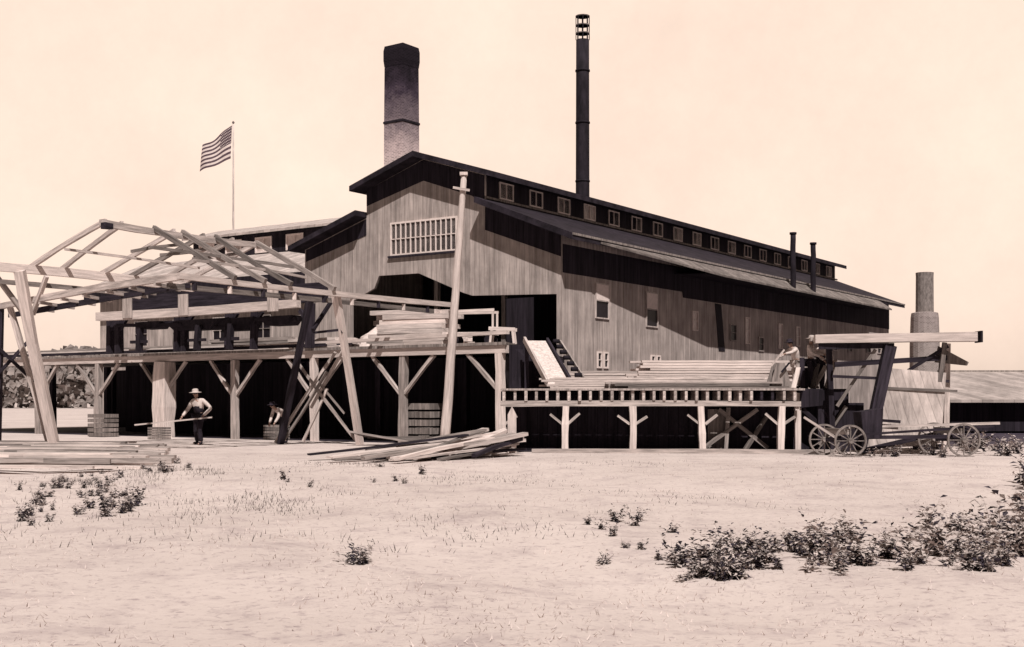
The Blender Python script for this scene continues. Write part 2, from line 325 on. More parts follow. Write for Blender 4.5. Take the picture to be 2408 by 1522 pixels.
# ---------------------------------------------------------------- chimneys
ch=T('brick_chimney','tall square brick chimney, sooty at the top and paler below','chimney',(-6.8,75,0),rad(9))
lathe(ch,'shaft',[(1.12,0),(1.10,12),(1.08,18.5),(1.05,22.0)],'brick',4)
lathe(ch,'band',[(1.09,18.52),(1.14,18.54),(1.14,18.66),(1.09,18.68)],'iron',4)
lathe(ch,'cap',[(1.06,22.02),(1.10,22.3),(1.12,22.4),(1.12,23.0),(1.05,23.3),(.85,23.3),(.8,22.6)],'brick',4)
st=T('steel_smokestack','tall thin black steel smokestack with spark screen on top','smokestack',(4.35,75,0))
cyl(st,'pipe',(0,0,8),(0,0,23.75),.44,.40,'iron',18,6)
for z in (11.6,15,18.6,21.8): cyl(st,'band',(0,0,z),(0,0,z+.1),.455,.455,'iron',18)
for j in range(8):
    a=2*math.pi*j/8; beam(st,'screen_bar',(.41*math.cos(a),.41*math.sin(a),23.75),(.41*math.cos(a),.41*math.sin(a),25.2),.05,.05,'iron')
for z in (24.15,24.65,25.2):
    lathe(st,'screen_ring',[(.40,z-.03),(.44,z-.03),(.44,z+.03),(.40,z+.03),(.40,z-.03)],'timbermid',18)
rc=T('boiler_chimney','stubby grey chimney stepping out to a wider base','chimney',(32.2,95,0))
lathe(rc,'shaft',[(.68,8.4),(.66,11.2),(.68,11.5),(.5,11.5),(.5,11.0)],'ironlight',16)
lathe(rc,'base',[(1.15,0),(1.12,5.8),(1.05,8.0),(1.0,8.35),(.69,8.42)],'brick2',16)
# ---------------------------------------------------------------- flag
fp=T('flagpole','slim pale flagpole flying a striped flag','flagpole',(-21.75,95,0))
cyl(fp,'pole',(0,0,0),(0,0,23.1),.11,.06,'timber',10,4)
lathe(fp,'finial',[(.02,23.1),(.1,23.18),(.1,23.26),(.02,23.34)],'ironlight',10)
k=.0332
def fpt(a,b):
    hx=(0*(1-b)+-3*b)*k; hz=(296*(1-b)+374*b); fx=(-67*(1-b)-77*b)*k; fz=346*(1-b)+406*b
    x=hx*(1-a)+fx*a; z=1.6+(940-(hz*(1-a)+fz*a))*k
    return Vector((x-.08,-.28*math.sin(a*8+b*2.2)*a-.1,z+.09*math.sin(a*7.5+b)*a))
na,nb=26,13; vs=[fpt(i/na,j/nb) for j in range(nb+1) for i in range(na+1)]; fs=[];fm=[]
for j in range(nb):
    for i in range(na):
        q=j*(na+1)+i; fs.append((q,q+1,q+na+2,q+na+1)); fm.append(0 if (j%2==0 or (i<10 and j<7)) else 1)
fl=mesh(fp,'flag',vs,fs,None,['flagdark','flagwhite'],fm); fl['label']='striped starred flag blowing from the pole'
sv_=[];sf=[]
for r in range(6):
    for c in range(8):
        a0=(c+.6)/8*.375; b0=(r+.6)/6*.525; cc=fpt(a0,b0); o=len(sv_)
        for q in range(10):
            rr=.055 if q%2==0 else .024; an=q*math.pi/5+math.pi/2; sv_.append(cc+Vector((rr*math.cos(an),-.012,rr*math.sin(an))))
        sf.append(tuple(range(o,o+10)))
mesh(fl,'star_field',sv_,sf,'flagwhite')
# ---------------------------------------------------------------- upper deck (trestle)
TD=-11.34
dk=T('timber_trestle_deck','raised plank deck on pale posts with Y braces','timber deck',C,RZ)
prism(dk,'planking',[(TD-.2,-5.0,3.58),(-.05,.1,3.58),(-.05,30.9,3.58),(TD-.2,30.9,3.58)],(0,0,-.1),'timbermid')
for kk in range(9):
    s=-4.68+4.4*kk
    fat=.75 if kk==4 else .26
    beam(dk,'post',(TD,s,0),(TD+R.uniform(-.05,.05),s+R.uniform(-.08,.08),3.2),fat*.8 if kk==4 else .26,fat,'white' if kk in(0,2,4) else 'timber',warp=.02)
    for sg in (-1,1):
        if (kk==0 and sg<0): continue
        beam(dk,'brace',(TD,s+sg*.1,1.8+R.uniform(-.1,.1)),(TD,s+sg*1.45,3.2),.14,.12,'timber',warp=.02)
    if 0<kk<8:
        for tt in (-7.5,-3.8): beam(dk,'post',(tt,s,0),(tt,s,3.2),.26,.26,'timberdark')
beam(dk,'beam',(TD,-4.9,3.34),(TD,30.9,3.34),.26,.28,'white',warp=.03)
beam(dk,'beam',(TD+.05,-4.9,3.92),(TD+.05,8.,3.72),.2,.12,'white',warp=.03)
beam(dk,'beam',(TD,-4.68,3.34),(-.3,-.2,3.34),.26,.28,'timberdark')
for tt,z,m_ in ((TD-.02,3.70,'timberdark'),(TD+.5,3.78,'white'),(TD+1.4,3.82,'timberdark'),(TD+2.2,3.95,'timber')):
    beam(dk,'rail',(tt,3.5,z),(tt,30.8,z),.12,.12,m_,warp=.03)
prism(dk,'back_or_shade_wall',[(-.3,0,0),(-.3,0,3.3),(-.3,31,3.3),(-.3,31,0)],(.08,0,0),'boarddark')  # dark wall added to keep the space under the deck dark
prism(dk,'back_or_shade_wall',[(-6.2,-2.2,0),(-6.2,-2.2,3.3),(-6.2,22,3.3),(-6.2,22,0)],(.08,0,0),'boarddark')  # second dark wall, added behind the posts for under-deck shade
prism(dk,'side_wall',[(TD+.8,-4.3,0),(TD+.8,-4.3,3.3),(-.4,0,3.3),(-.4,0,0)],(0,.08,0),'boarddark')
ga=T('transfer_gantry','overhead timber gantry with dark machinery on the deck','gantry',C,RZ)
def w2l(x,y,z):
    d=Vector((x,y,0))-C; return Vector((d.dot(U),d.dot(V),z))
a=w2l(-17.5,51.5,5.1); b=w2l(-8.1,46.2,5.25)
beam(ga,'beam',a,b,.3,.34,'white',warp=.05); 
beam(ga,'beam',a+Vector((1.5,0,.55)),b+Vector((1.5,0,.55)),.3,.75,'timberdark')
for f_ in (0,.05,.36,.40,.62,.74,1):
    p=a.lerp(b,f_); beam(ga,'post',(p.x+.6,p.y,3.58),(p.x+.6,p.y+R.uniform(-.1,.1),5.3),.26,.24,'timberdark')
    q=.5 if f_<.9 else -.5
    beam(ga,'brace',(p.x+.6,p.y,4.5),(p.x+.6,p.y-q,5.05),.14,.14,'timberdark')
for f_ in (.18,.47,.9):
    p=a.lerp(b,f_); box(ga,'hanger',(p.x-.2,p.y,5.4),(.1,.5,.85),'timber')
for f0,f1,z in ((.05,.40,4.75),(.40,.62,4.55),(.60,.95,4.8)):
    p=a.lerp(b,f0);q=a.lerp(b,f1); beam(ga,'shaft',(p.x+.5,p.y,z),(q.x+.5,q.y,z-.1),.16,.14,'iron')
for f_,ww,hh in ((.22,.8,.3),(.45,1.7,.42),(.66,1.1,.5),(.86,.9,.36)):
    p=a.lerp(b,f_); prism(ga,'hopper',[(p.x+.4,p.y-ww,4.85),(p.x+.4,p.y+ww,4.85),(p.x+.4,p.y+ww*.6,4.85-hh),(p.x+.4,p.y-ww*.6,4.85-hh)],(.7,0,0),'iron')
for f_ in (.2,.5,.66): 
    p=a.lerp(b,f_); beam(ga,'strut',(p.x+.2,p.y+.5,4.0),(p.x+.2,p.y-.5,4.0),.12,.12,'iron'); beam(ga,'strut',(p.x+.2,p.y,3.6),(p.x+.2,p.y-.1,4.6),.22,.2,'iron')
def stack(name,label,root_loc,rz,Ln,nw,nh,bw=.22,bh=.05,m='white',step=0,cat='lumber stack',rag=.12,lv=.14):
    e=T(name,label,cat,root_loc,rz)
    for i in range(nh):
        for j in range(nw):
            if step and j>=nw-int(i*step): continue
            l=Ln*R.uniform(1-lv,1.0); x0=R.uniform(-rag,rag); mm=m if R.random()<.8 else ('timber' if m=='white' else 'timbermid')
            beam(e,'board',(x0-l/2,(j-nw/2)*(bw+.01),bh*(i+.5)+i*.012),(x0+l/2,(j-nw/2)*(bw+.01)+R.uniform(-.03,.03),bh*(i+.5)+i*.012),bw*.96,bh,mm)
    return e
def P(t,s,z=0): return W(t,s,z)
stack('lumber_stack','pale sawn timbers piled on the raised deck',P(-7,1.6,3.59),RZ+rad(80),2.6,5,4,.3,.16)
stack('lumber_stack','heap of squared pale timbers beside the mill opening',P(-5,4.6,3.59),RZ+rad(100),3.4,5,9,.34,.2,step=.35,rag=.5)
stack('lumber_stack','low pile of pale planks near the deck edge',P(-9,6.0,3.59),RZ+rad(84),3.0,4,4,.3,.12,rag=.4)
stack('lumber_stack','stack of weathered boards on the deck by the gantry',P(-5,14.,3.59),RZ+rad(90),6,4,6,.3,.14,m='timber')
def heap(loc,r,h,m,name,label,cat):
    vs=[];fs=[];n=26;rg=12
    for i in range(rg+1):
        t=i/rg
        for j in range(n):
            a=2*math.pi*j/n; rr=r*(1-t)*(1+.13*math.sin(3*a+i*.5)+R.uniform(-.06,.06)); vs.append((rr*math.cos(a)*1.4,rr*math.sin(a),h*(1-(1-t)**1.2)*(1+R.uniform(-.06,.06))))
    for i in range(rg):
        for j in range(n): q=(j+1)%n; fs.append((i*n+j,i*n+q,(i+1)*n+q,(i+1)*n+j))
    o=mesh(None,name,vs,fs,m); o.location=loc; tag(o,label,cat); return o
heap(P(-3.2,6.8,3.58),1.9,1.7,'sawdust','sawdust_heap','pale heap of sawdust on the deck at the opening','sawdust')
lc=T('lumber_cart','small pale timber cart with rails on the deck','cart',(-1.4,44.5,3.6),rad(-12))
for x in(-.65,.65):
    for y in(-.35,.35): cyl(lc,'wheel',(x,y-.04,.17),(x,y+.04,.17),.17,.17,'iron',14)
box(lc,'bed',(0,0,.4),(1.7,.8,.1),'white')
for x in(-.8,.8):
    for y in(-.36,.36): beam(lc,'stake',(x,y,.45),(x,y,1.2),.07,.07,'white')
beam(lc,'rail',(-.85,-.36,1.2),(.85,-.36,1.25),.07,.1,'white'); beam(lc,'rail',(-.85,.36,1.2),(.85,.36,1.2),.07,.1,'white')
c2=T('sawhorse_table','low pale framed roller table on the deck','roller table',(-.35,43.6,3.6),rad(-8))
for x in(-.35,.4):
    for y in(-.25,.25): beam(c2,'leg',(x*1.15,y,0),(x,y,.5),.08,.08,'white')
beam(c2,'rail',(-.45,-.25,.54),(.5,-.25,.5),.08,.12,'white');beam(c2,'rail',(-.45,.25,.54),(.5,.25,.5),.08,.12,'white')
for x in(-.3,0,.3): cyl(c2,'roller',(x,-.24,.52),(x,.24,.52),.05,.05,'iron',10)
# ---------------------------------------------------------------- chute
cu=T('lumber_chute','steep white board chute with dark roller rack','chute',(0,0,0))
prism(cu,'slide',[(.45,41.6,3.62),(1.15,41.8,3.62),(1.85,39.2,2.12),(1.15,39.0,2.1)],(0,0,-.1),'white')
beam(cu,'rail',(.42,41.6,3.66),(1.12,39.0,2.16),.08,.2,'timber'); beam(cu,'rail',(1.2,41.85,3.64),(1.9,39.2,2.16),.08,.2,'timberdark')
for i in range(8):
    f_=i/7; x=1.4+f_*.75; y=41.7-f_*2.5; z=3.6-f_*1.4
    cyl(cu,'roller',(x,y,z),(x+.22,y+.04,z),.075,.075,'iron',10)
beam(cu,'rail',(1.65,41.8,3.58),(2.4,39.2,2.15),.05,.14,'timber')
for x,y,z in ((.5,41.5,3.5),(1.2,41.75,3.5),(1.8,39.5,2.2)): beam(cu,'leg',(x,y,0),(x,y,z),.15,.15,'timberdark')
prism(cu,'side_boarding',[(-.1,42.0,2.0),(-.1,42.0,3.5),(.7,42.4,3.5),(1.9,42.4,2.0)],(0,.06,0),'boarddark')
# ---------------------------------------------------------------- lower sorting deck
ld=T('sorting_deck','low timber sorting deck with exposed joist ends','timber deck',(0,0,0))
x0,x1=-.35,8.75
def yf(x): return 37.35-.05*x
for x in(-.3,1.62,3.68,5.8,8.15):
    beam(ld,'post',(x,yf(x),0),(x+R.uniform(-.08,.08),yf(x),1.4),.2,.2,'white',warp=.02)
    for sg in(-1,1):
        if x<0 and sg<0: continue
        beam(ld,'brace',(x+sg*.08,yf(x),.85),(x+sg*.45,yf(x)+.05,1.12+R.uniform(-.05,.08)),.09,.07,'timber')
beam(ld,'beam',(x0,yf(x0),1.47),(x1,yf(x1),1.47),.18,.17,'timber',warp=.02)
beam(ld,'beam',(x0,yf(x0)+3.5,1.47),(x1+.4,yf(x1)+3.5,1.47),.18,.17,'timberdark')
x=x0+.1
while x<x1:
    o_=R.uniform(-.06,.06); beam(ld,'joist',(x,yf(x)-.12+o_,1.72),(x+.1,yf(x)+6,1.72),.085,.3,'timberdark' if R.random()<.12 else 'timber'); x+=.325+R.uniform(-.02,.02)
prism(ld,'planking',[(x0,yf(x0)-.14,1.94),(x1+.1,yf(x1)-.14,1.94),(x1+.7,44,1.94),(x0+.4,42.4,1.94)],(0,0,-.06),'timber')
prism(ld,'deck_shade_panel',[(x0,yf(x0)+.9,0.02),(x0,yf(x0)+.9,1.86),(x1+1.1,yf(x1)+.9,1.86),(x1+1.1,yf(x1)+.9,0.02)],(0,.05,0),'boarddark')  # dark panel added in place of the shade below the planking
for p,q in (((5.9,.1),(7.6,1.3)),((7.9,.1),(6.4,1.3)),((6.6,.05),(6.7,1.35)),((7.2,.05),(7.9,1.1))):
    beam(ld,'cross_brace',(p[0],37.6,p[1]),(q[0],37.7,q[1]),.12,.12,'timbermid')
prism(ld,'hatch',[(6.1,37.9,.02),(6.1,37.9,1.3),(6.7,37.87,1.3),(6.7,37.87,.02)],(0,.05,0),'timbermid')
sill=beam(None,'ground_timber',(.6,36.6,.05),(9.6,35.9,.05),.22,.14,'timber',warp=.05); tag(sill,'long pale squared timber lying along the deck foot','timber')
stack('lumber_stack','wide low stack of long pale planks on sorting deck',(4.9,39.6,1.95),rad(-2),7.8,7,5,.28,.06,rag=.3,lv=.2)
stack('lumber_stack','high stack of pale planks with ragged ends on sorting deck',(6.7,41.0,1.95),rad(2),5.4,5,11,.28,.075,rag=.35,lv=.2)
stack('lumber_stack','stack of grey planks beside the pale ones',(5.8,38.1,1.95),rad(-2),5.8,3,3,.28,.06,m='timber',rag=.3,lv=.25)
stack('lumber_stack','far stack of pale planks behind the others',(4.4,42.6,1.95),rad(-2),6.4,4,8,.28,.07,m='timber',rag=.3)
# ---------------------------------------------------------------- unfinished timber roof frame
fr=T('timber_roof_frame','open unfinished rafter frame on leaning pale legs','timber frame',(0,0,0))
R0=Vector((-12.67,38,7.1)); Uv=U; Vv=V
def Q(t,w_,z): q=R0+Uv*t+Vv*w_; return Vector((q.x,q.y,z))
RL=6.4; wr=-3.5; zr=5.25; wl=3.4; zl=5.8
beam(fr,'ridge_beam',Q(-.2,0,7.1),Q(RL+.2,0,7.1),.15,.2,'timber',warp=.08)
beam(fr,'plate',Q(-3,wl,zl),Q(RL,wl,zl-.05),.18,.3,'white',warp=.08)
beam(fr,'plate',Q(-3,wl+.1,zl-.45),Q(RL-2,wl+.1,zl-.5),.12,.14,'timbermid',warp=.07)
beam(fr,'plate',Q(-.1,wr,zr),Q(13.2,wr,zr),.16,.17,'white',warp=.08)
beam(fr,'plate',Q(0,wr+.6,zr-.25),Q(12.8,wr+.6,zr-.25),.12,.16,'timbermid',warp=.07)
for t in (0,.75,2.6,3.9,5.2,RL):
    beam(fr,'rafter',Q(t+R.uniform(-.12,.12),.02,7.18),Q(t-.05+R.uniform(-.3,.3),wl+.25,zl+.12),.11,.15,'timber' if t!=3.9 else 'timbermid',warp=.07)
for t in (1.9,3.1,4.5,RL):
    beam(fr,'rafter',Q(t+R.uniform(-.12,.12),-.02,7.18),Q(t+.05+R.uniform(-.2,.2),wr-.2,zr+.1),.12,.15,'timber' if t>6 else 'timbermid',warp=.07)
beam(fr,'purlin',Q(.2,-1.8,6.25),Q(RL,-1.8,6.2),.08,.09,'timbermid',warp=.05)
beam(fr,'purlin',Q(1.2,-2.6,5.9),Q(RL,-2.4,5.8),.08,.08,'timber',warp=.05)
beam(fr,'purlin',Q(-.2,1.8,6.4),Q(RL-1,1.9,6.3),.08,.08,'timber',warp=.05)
for t in (1.9,3.1,4.5): beam(fr,'collar_tie',Q(t,-1.2,6.55),Q(t,1.2,6.5),.07,.10,'timbermid',warp=.04)
beam(fr,'strut',Q(3.0,-1.4,6.3),Q(4.4,-2.9,5.3),.07,.09,'timber',warp=.03); beam(fr,'strut',Q(4.6,-1.2,6.4),Q(5.2,-3.2,5.3),.07,.09,'timberdark',warp=.03)
beam(fr,'block',Q(-.2,-.12,7.0),Q(.1,-.12,7.0),.22,.18,'timberdark')
tb0=Q(0,wr,zr); tb1=Vector((-17.33,41.2,4.75))
beam(fr,'tie_beam',tb0,tb1,.17,.2,'timber',warp=.08); beam(fr,'tie_beam',tb0+Vector((0,.8,-.2)),tb1+Vector((0,.8,-.25)),.14,.16,'timberdark',warp=.05)
for i in range(9):
    p=Q(.5+i*1.4,wr,zr-.16); beam(fr,'block',p,p+Vector((0,0,-.22)),.12,.14,'white' if i%2 else 'timberdark')
for i in range(1,8):
    p=tb0.lerp(tb1,i/8); beam(fr,'joist',p+Vector((0,-.15,-.1)),p+Vector((.5+R.uniform(-.2,.2),1.2,-.18)),.08,.10,'timber')
beam(fr,'leg',(-15.85,39.2,5.75),(-15.4,41,0),.30,.28,'white',warp=.06)
beam(fr,'leg',(-15.1,39.5,5.6),(-15.75,40,4.4),.12,.12,'timber')
beam(fr,'brace',(-16.6,38.9,5.7),(-15.75,39.9,4.1),.12,.14,'timber')
beam(fr,'leg',(-6.05,41.8,5.2),(-5.42,43.4,0),.22,.22,'white',warp=.06)
beam(fr,'leg',(-6.95,42,5.15),(-8.3,43.6,0),.2,.2,'timberdark',warp=.04)
beam(fr,'leg',(-6.85,41.9,4.0),(-6.35,43.1,5.15),.12,.12,'timberdark')
beam(fr,'cross_brace',(-8.5,43.8,.05),(-6.3,43.5,3.3),.14,.1,'timber',warp=.06); beam(fr,'cross_brace',(-8.25,43.7,.05),(-6.6,43.4,2.6),.1,.09,'timbermid',warp=.04)
beam(fr,'cross_brace',(-7.65,43.6,2.9),(-5.6,43.6,.15),.14,.1,'timber',warp=.06); beam(fr,'cross_brace',(-6.9,43.5,2.2),(-6.0,43.6,1.1),.1,.08,'timbermid')
beam(fr,'cross_brace',(-7.2,43.6,1.3),(-5.9,43.5,3.6),.1,.1,'timber',warp=.03); beam(fr,'cross_brace',(-7.5,43.7,.1),(-6.6,43.5,2.0),.1,.08,'timber',warp=.03)
beam(fr,'leg',(-16.9,41.0,4.7),(-15.8,41.6,0.0),.16,.16,'timber',warp=.04)
beam(fr,'leg',(-17.3,41.2,4.7),(-17.5,41.4,0),.18,.18,'timberdark')
beam(fr,'cross_brace',(-17.6,41.1,3.6),(-16.2,41.3,2.2),.12,.1,'timberdark'); beam(fr,'cross_brace',(-17.6,41.1,2.2),(-16.2,41.3,3.8),.12,.1,'timberdark')
beam(fr,'brace',(-6.0,42,4.0),(-6.9,42,3.9),.08,.08,'timberdark')
beam(fr,'brace',(-6.1,42,5.0),(-5.85,42.1,3.9),.08,.08,'timberdark')
# ---------------------------------------------------------------- pole
po=T('timber_pole','tall pale leaning timber pole with small crossarm','pole',(-2.28,41,0))
cyl(po,'mast',(0,0,-.1),(.65,0,9.15),.18,.10,'white',9,12,.02)
beam(po,'crossarm',(.3,-.14,8.72),(.86,-.14,8.62),.07,.08,'timber')
box(po,'cap',(.655,0,9.2),(.26,.24,.1),'white')
# ---------------------------------------------------------------- loose boards
def lb(p0,p1,w_,h_,m,lab='loose pale board lying in a scattered pile',grp='loose boards on the ground'):
    o=beam(None,'loose_board',p0,p1,w_,h_,m,warp=.03); tag(o,lab,'board',grp)
for i in range(40):
    L_=R.uniform(1.8,5.2); x1_=-.1+R.uniform(-1.4,.5); y1_=36.0+R.uniform(-1.8,1.0); ang=rad(222+R.uniform(-22,26)) 
    z1_=.12+i*.014+R.uniform(0,.08); z0_=.03+R.random()*.04+i*.003
    lb((x1_+math.cos(ang)*L_,y1_+math.sin(ang)*L_*1.15,z0_),(x1_,y1_,z1_),R.choice((.14,.2,.28)),R.choice((.05,.09)),R.choice(('timber','timbermid','white','timberdark','timber','white')))
for i in range(44):
    y=R.uniform(27,42.8); xe=-.295*y+R.uniform(-1.2,.6); L_=R.uniform(3,7.5); a=R.uniform(-.09,.06); zz=.07+.012*(i%7)
    lb((xe-L_,y,zz+.02),(xe,y+L_*a,zz),.25,R.choice((.06,.12)),R.choice(('timber','timbermid','white','timber')),'long board lying flat in the yard','boards lying in the yard')
for i in range(5):
    lb((-5.7+i*.15,42.2+.2*i,.5-.06*i),(-3.2,42.2+.25*i,.06+.05*i),.22,.06,R.choice(('timber','timbermid')))
for (x,y,lab,sx,sz) in ((-17.6,52.4,'slatted pale crate under the deck',1.0,1.0),(-14.2,49.,'small box of offcuts under the deck',.7,.5),(-3.2,44.9,'upright pale board box beneath the deck',1.1,1.5),(-9.4,48.6,'low slatted crate in the shade',.8,.6)):
    e=T('crate',lab,'crate',(x,y,0),RZ+rad(90),'crates under the deck')
    n=5
    for i in range(n):
        z=sz*(i+.5)/n
        box(e,'slat',(0,-sx*.4,z),(sx,.03,sz/n*.75),'timbermid'); box(e,'slat',(0,sx*.4,z),(sx,.03,sz/n*.75),'timbermid')
        box(e,'slat',(-sx*.485,0,z),(.03,sx*.76,sz/n*.75),'timbermid'); box(e,'slat',(sx*.485,0,z),(.03,sx*.76,sz/n*.75),'timbermid')
    box(e,'base',(0,0,.02),(sx*.94,sx*.74,.03),'timberdark')
sk=T('boundary_stake','short pointed white stake beside the deck post','stake',(.0,36.5,0))
prism(sk,'board',[(-.13,0,0),(.13,0,0),(.13,0,1.15),(0,0,1.4),(-.13,0,1.15)],(0,.06,0),'white')
# ---------------------------------------------------------------- right loading shed
sh=T('loading_shed','loading shed with thick flat plank canopy and pale sloping panel','shed',(0,0,0))
for i in range(3):
    f_=i/6
    beam(sh,'canopy_plank',(9.1+f_*.5+R.uniform(-.08,.08),36.75+f_*3.3,3.42+f_*.15),(13.75+f_*.7+R.uniform(-.08,.08),36.1+f_*3.3,3.46+f_*.15),.54,.26 if i==0 else .12,'white' if i<2 else 'timber',warp=.02)
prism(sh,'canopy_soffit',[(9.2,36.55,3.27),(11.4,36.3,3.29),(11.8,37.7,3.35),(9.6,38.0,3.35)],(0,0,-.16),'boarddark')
box(sh,'end_cap',(13.84,36.1,3.46),(.06,.5,.34),'timberdark')
beam(sh,'leg',(11.3,36.4,3.2),(10.45,35.9,0),.34,.28,'timberdark')
beam(sh,'leg',(12.9,36.3,3.3),(12.55,36.3,0.2),.12,.12,'timbermid',warp=.03)
beam(sh,'leg',(13.2,36.9,3.3),(13.2,37.1,0),.16,.16,'timber')
beam(sh,'leg',(9.6,36.9,3.3),(9.75,37.0,0),.16,.16,'timberdark')
beam(sh,'beam',(9.7,36.6,2.65),(13.0,36.4,2.85),.12,.16,'timberdark'); beam(sh,'beam',(9.6,36.5,2.3),(13.1,36.5,2.15),.07,.08,'timberdark')
beam(sh,'brace',(11.6,36.5,2.3),(13.0,36.3,3.2),.08,.1,'timberdark')
beam(sh,'brace',(9.8,36.7,1.4),(10.9,36.5,3.1),.08,.1,'timbermid',warp=.03)
prism(sh,'gable',[(12.8,36.5,3.2),(13.7,36.5,2.72),(13.65,36.5,2.62),(12.7,36.5,2.72)],(0,.1,0),'timbermid')
prism(sh,'sloping_panel',[(10.4,35.7,.12),(11.1,36.3,2.55),(12.95,36.3,2.4),(12.6,35.75,.3)],(0,.08,0),'board')
beam(sh,'beam',(10.3,35.6,.12),(12.6,35.6,.65),.1,.14,'timberdark'); beam(sh,'beam',(10.7,35.75,1.0),(11.4,35.75,.95),.07,.08,'timberdark')
beam(sh,'beam',(10.8,36.15,1.95),(13.2,36.1,1.85),.06,.08,'timbermid')
prism(sh,'dark_panel',[(9.55,37.2,.05),(9.55,37.2,1.9),(10.2,37.2,1.5),(10.75,37.2,1.5),(10.75,37.2,.05)],(0,.1,0),'boarddark')
prism(sh,'back_panel',[(12.4,37.6,.05),(12.4,37.6,2.1),(13.3,37.6,2.1),(13.3,37.6,.05)],(0,.1,0),'boarddark')
lo=T('low_shed','long low flat shed with pale roof and dark open side','shed',(20.0,57,0))
prism(lo,'roof',[(0,0,1.6),(42,0,1.6),(43.6,4.5,2.98),(1.6,4.5,2.98)],(0,0,-.14),'roofmid')
prism(lo,'ridge_board',[(1.5,4.48,3.0),(43.6,4.48,3.0),(43.6,4.48,3.08),(1.5,4.48,3.08)],(0,.1,0),'timbermid')
prism(lo,'back_or_shade_wall',[(1.6,4.4,0),(1.6,4.4,2.78),(41,4.4,2.78),(41,4.4,0)],(0,.1,0),'boarddark')
prism(lo,'open_side_shade',[(.5,.7,.1),(.5,.7,1.6),(40,.7,1.6),(40,.7,.1)],(0,.1,0),'boarddark')  # dark sheet standing in for the shade inside the open side
prism(lo,'side_wall',[(.4,.8,0),(.4,.8,1.6),(1.6,4.3,2.7),(1.6,4.3,0)],(.08,0,0),'boarddark')
for i in range(7): beam(lo,'post',(.2+i*4.8,.2,0),(.2+i*4.8,.2,1.44),.14,.14,'timbermid')
# ---------------------------------------------------------------- wagon
wg=T('log_wagon','long empty wooden wagon running gear with spoked wheels','wagon',(10.9,34.6,0),rad(2))
def wheel(x,y,r):
    vs=[];fs=[]
    for j in range(12):
        a=math.pi*2*j/12
        d=Vector((math.cos(a),0,math.sin(a))); n_=Vector((-math.sin(a),0,math.cos(a)))
        o=len(vs); q0=d*.06;q1=d*(r-.03)
        for q in(q0,q1):
            for aa,bb in((-1,-1),(1,-1),(1,1),(-1,1)): vs.append(q+n_*aa*.013+Vector((0,bb*.013,0)))
        for s in range(4):
            t=(s+1)%4; fs.append((o+s,o+t,o+4+t,o+4+s))
    wh=mesh(wg,'wheel',vs,fs,'timbermid'); wh.location=(x,y,r)
    def ring(nm,r0,r1,hw,m,seg=32):
        vs=[];fs=[]
        for j in range(seg):
            a=2*math.pi*j/seg
            for rr,yy in((r0,-hw),(r1,-hw),(r1,hw),(r0,hw)): vs.append((rr*math.cos(a),yy,rr*math.sin(a)))
        for j in range(seg):
            q=(j+1)%seg
            for s in range(4):
                t=(s+1)%4; fs.append((j*4+s,j*4+t,q*4+t,q*4+s))
        fixn(mesh(wh,nm,vs,fs,m))
    ring('rim',r-.05,r-.015,.03,'timbermid'); ring('tyre',r-.014,r,.034,'ironlight')
    cyl(wh,'hub',(0,-.12,0),(0,.12,0),.075,.075,'timbermid',12)
for x,r in((-1.5,.45),(1.7,.47)):
    for y in(-.65,.65): wheel(x+ (.0 if y<0 else -.35),y,r)
    beam(wg,'axle',(x-.02,-.62,r),(x-.33,.62,r),.09,.11,'timberdark'); beam(wg,'bolster',(x-.02,-.6,r+.25),(x-.3,.6,r+.25),.12,.16,'timbermid')
beam(wg,'reach_pole',(-1.7,0,.52),(1.9,0,.55),.09,.1,'timberdark'); beam(wg,'side_rail',(-1.2,-.5,.62),(2.6,-.5,.86),.05,.07,'timberdark'); beam(wg,'side_rail',(-1.2,.45,.80),(3.2,.45,.92),.05,.07,'timber')
prism(wg,'load_box',[(-1.0,-.3,.5),(-1.1,-.3,1.25),(-.45,-.3,1.35),(-.5,-.3,.5)],(0,.7,0),'timberdark')
beam(wg,'tongue',(-1.6,0,.45),(-2.6,.1,1.1),.06,.07,'timber')
# ---------------------------------------------------------------- people
def skin(root,name,V_,E_,m,sub=1,extra=None):
    me=bpy.data.meshes.new(name+'_tmp'); me.from_pydata([v[0] for v in V_],E_,[]); o=bpy.data.objects.new(name+'_tmp',me); col.objects.link(o)
    sm=o.modifiers.new('s','SKIN'); sm.use_smooth_shade=True
    adj={i:[] for i in range(len(V_))}
    for a,b in E_: adj[a].append(b);adj[b].append(a)
    seen=set();roots=set()
    for i in range(len(V_)):
        if i not in seen:
            roots.add(i); stk=[i]
            while stk:
                q=stk.pop()
                if q in seen: continue
                seen.add(q); stk+=adj[q]
    for i,v in enumerate(V_):
        d=me.skin_vertices[0].data[i]; r=v[1]; d.radius=(r,r) if not isinstance(r,tuple) else r; d.use_root=i in roots
    ss=o.modifiers.new('u','SUBSURF'); ss.levels=sub; ss.render_levels=sub
    dg=bpy.context.evaluated_depsgraph_get(); ev=o.evaluated_get(dg); nm=bpy.data.meshes.new_from_object(ev)
    bpy.data.objects.remove(o); nm.name=name; nm.materials.clear(); nm.materials.append(M[m])
    for p in nm.polygons:p.use_smooth=True
    ob=bpy.data.objects.new(name,nm); return link(ob,root)
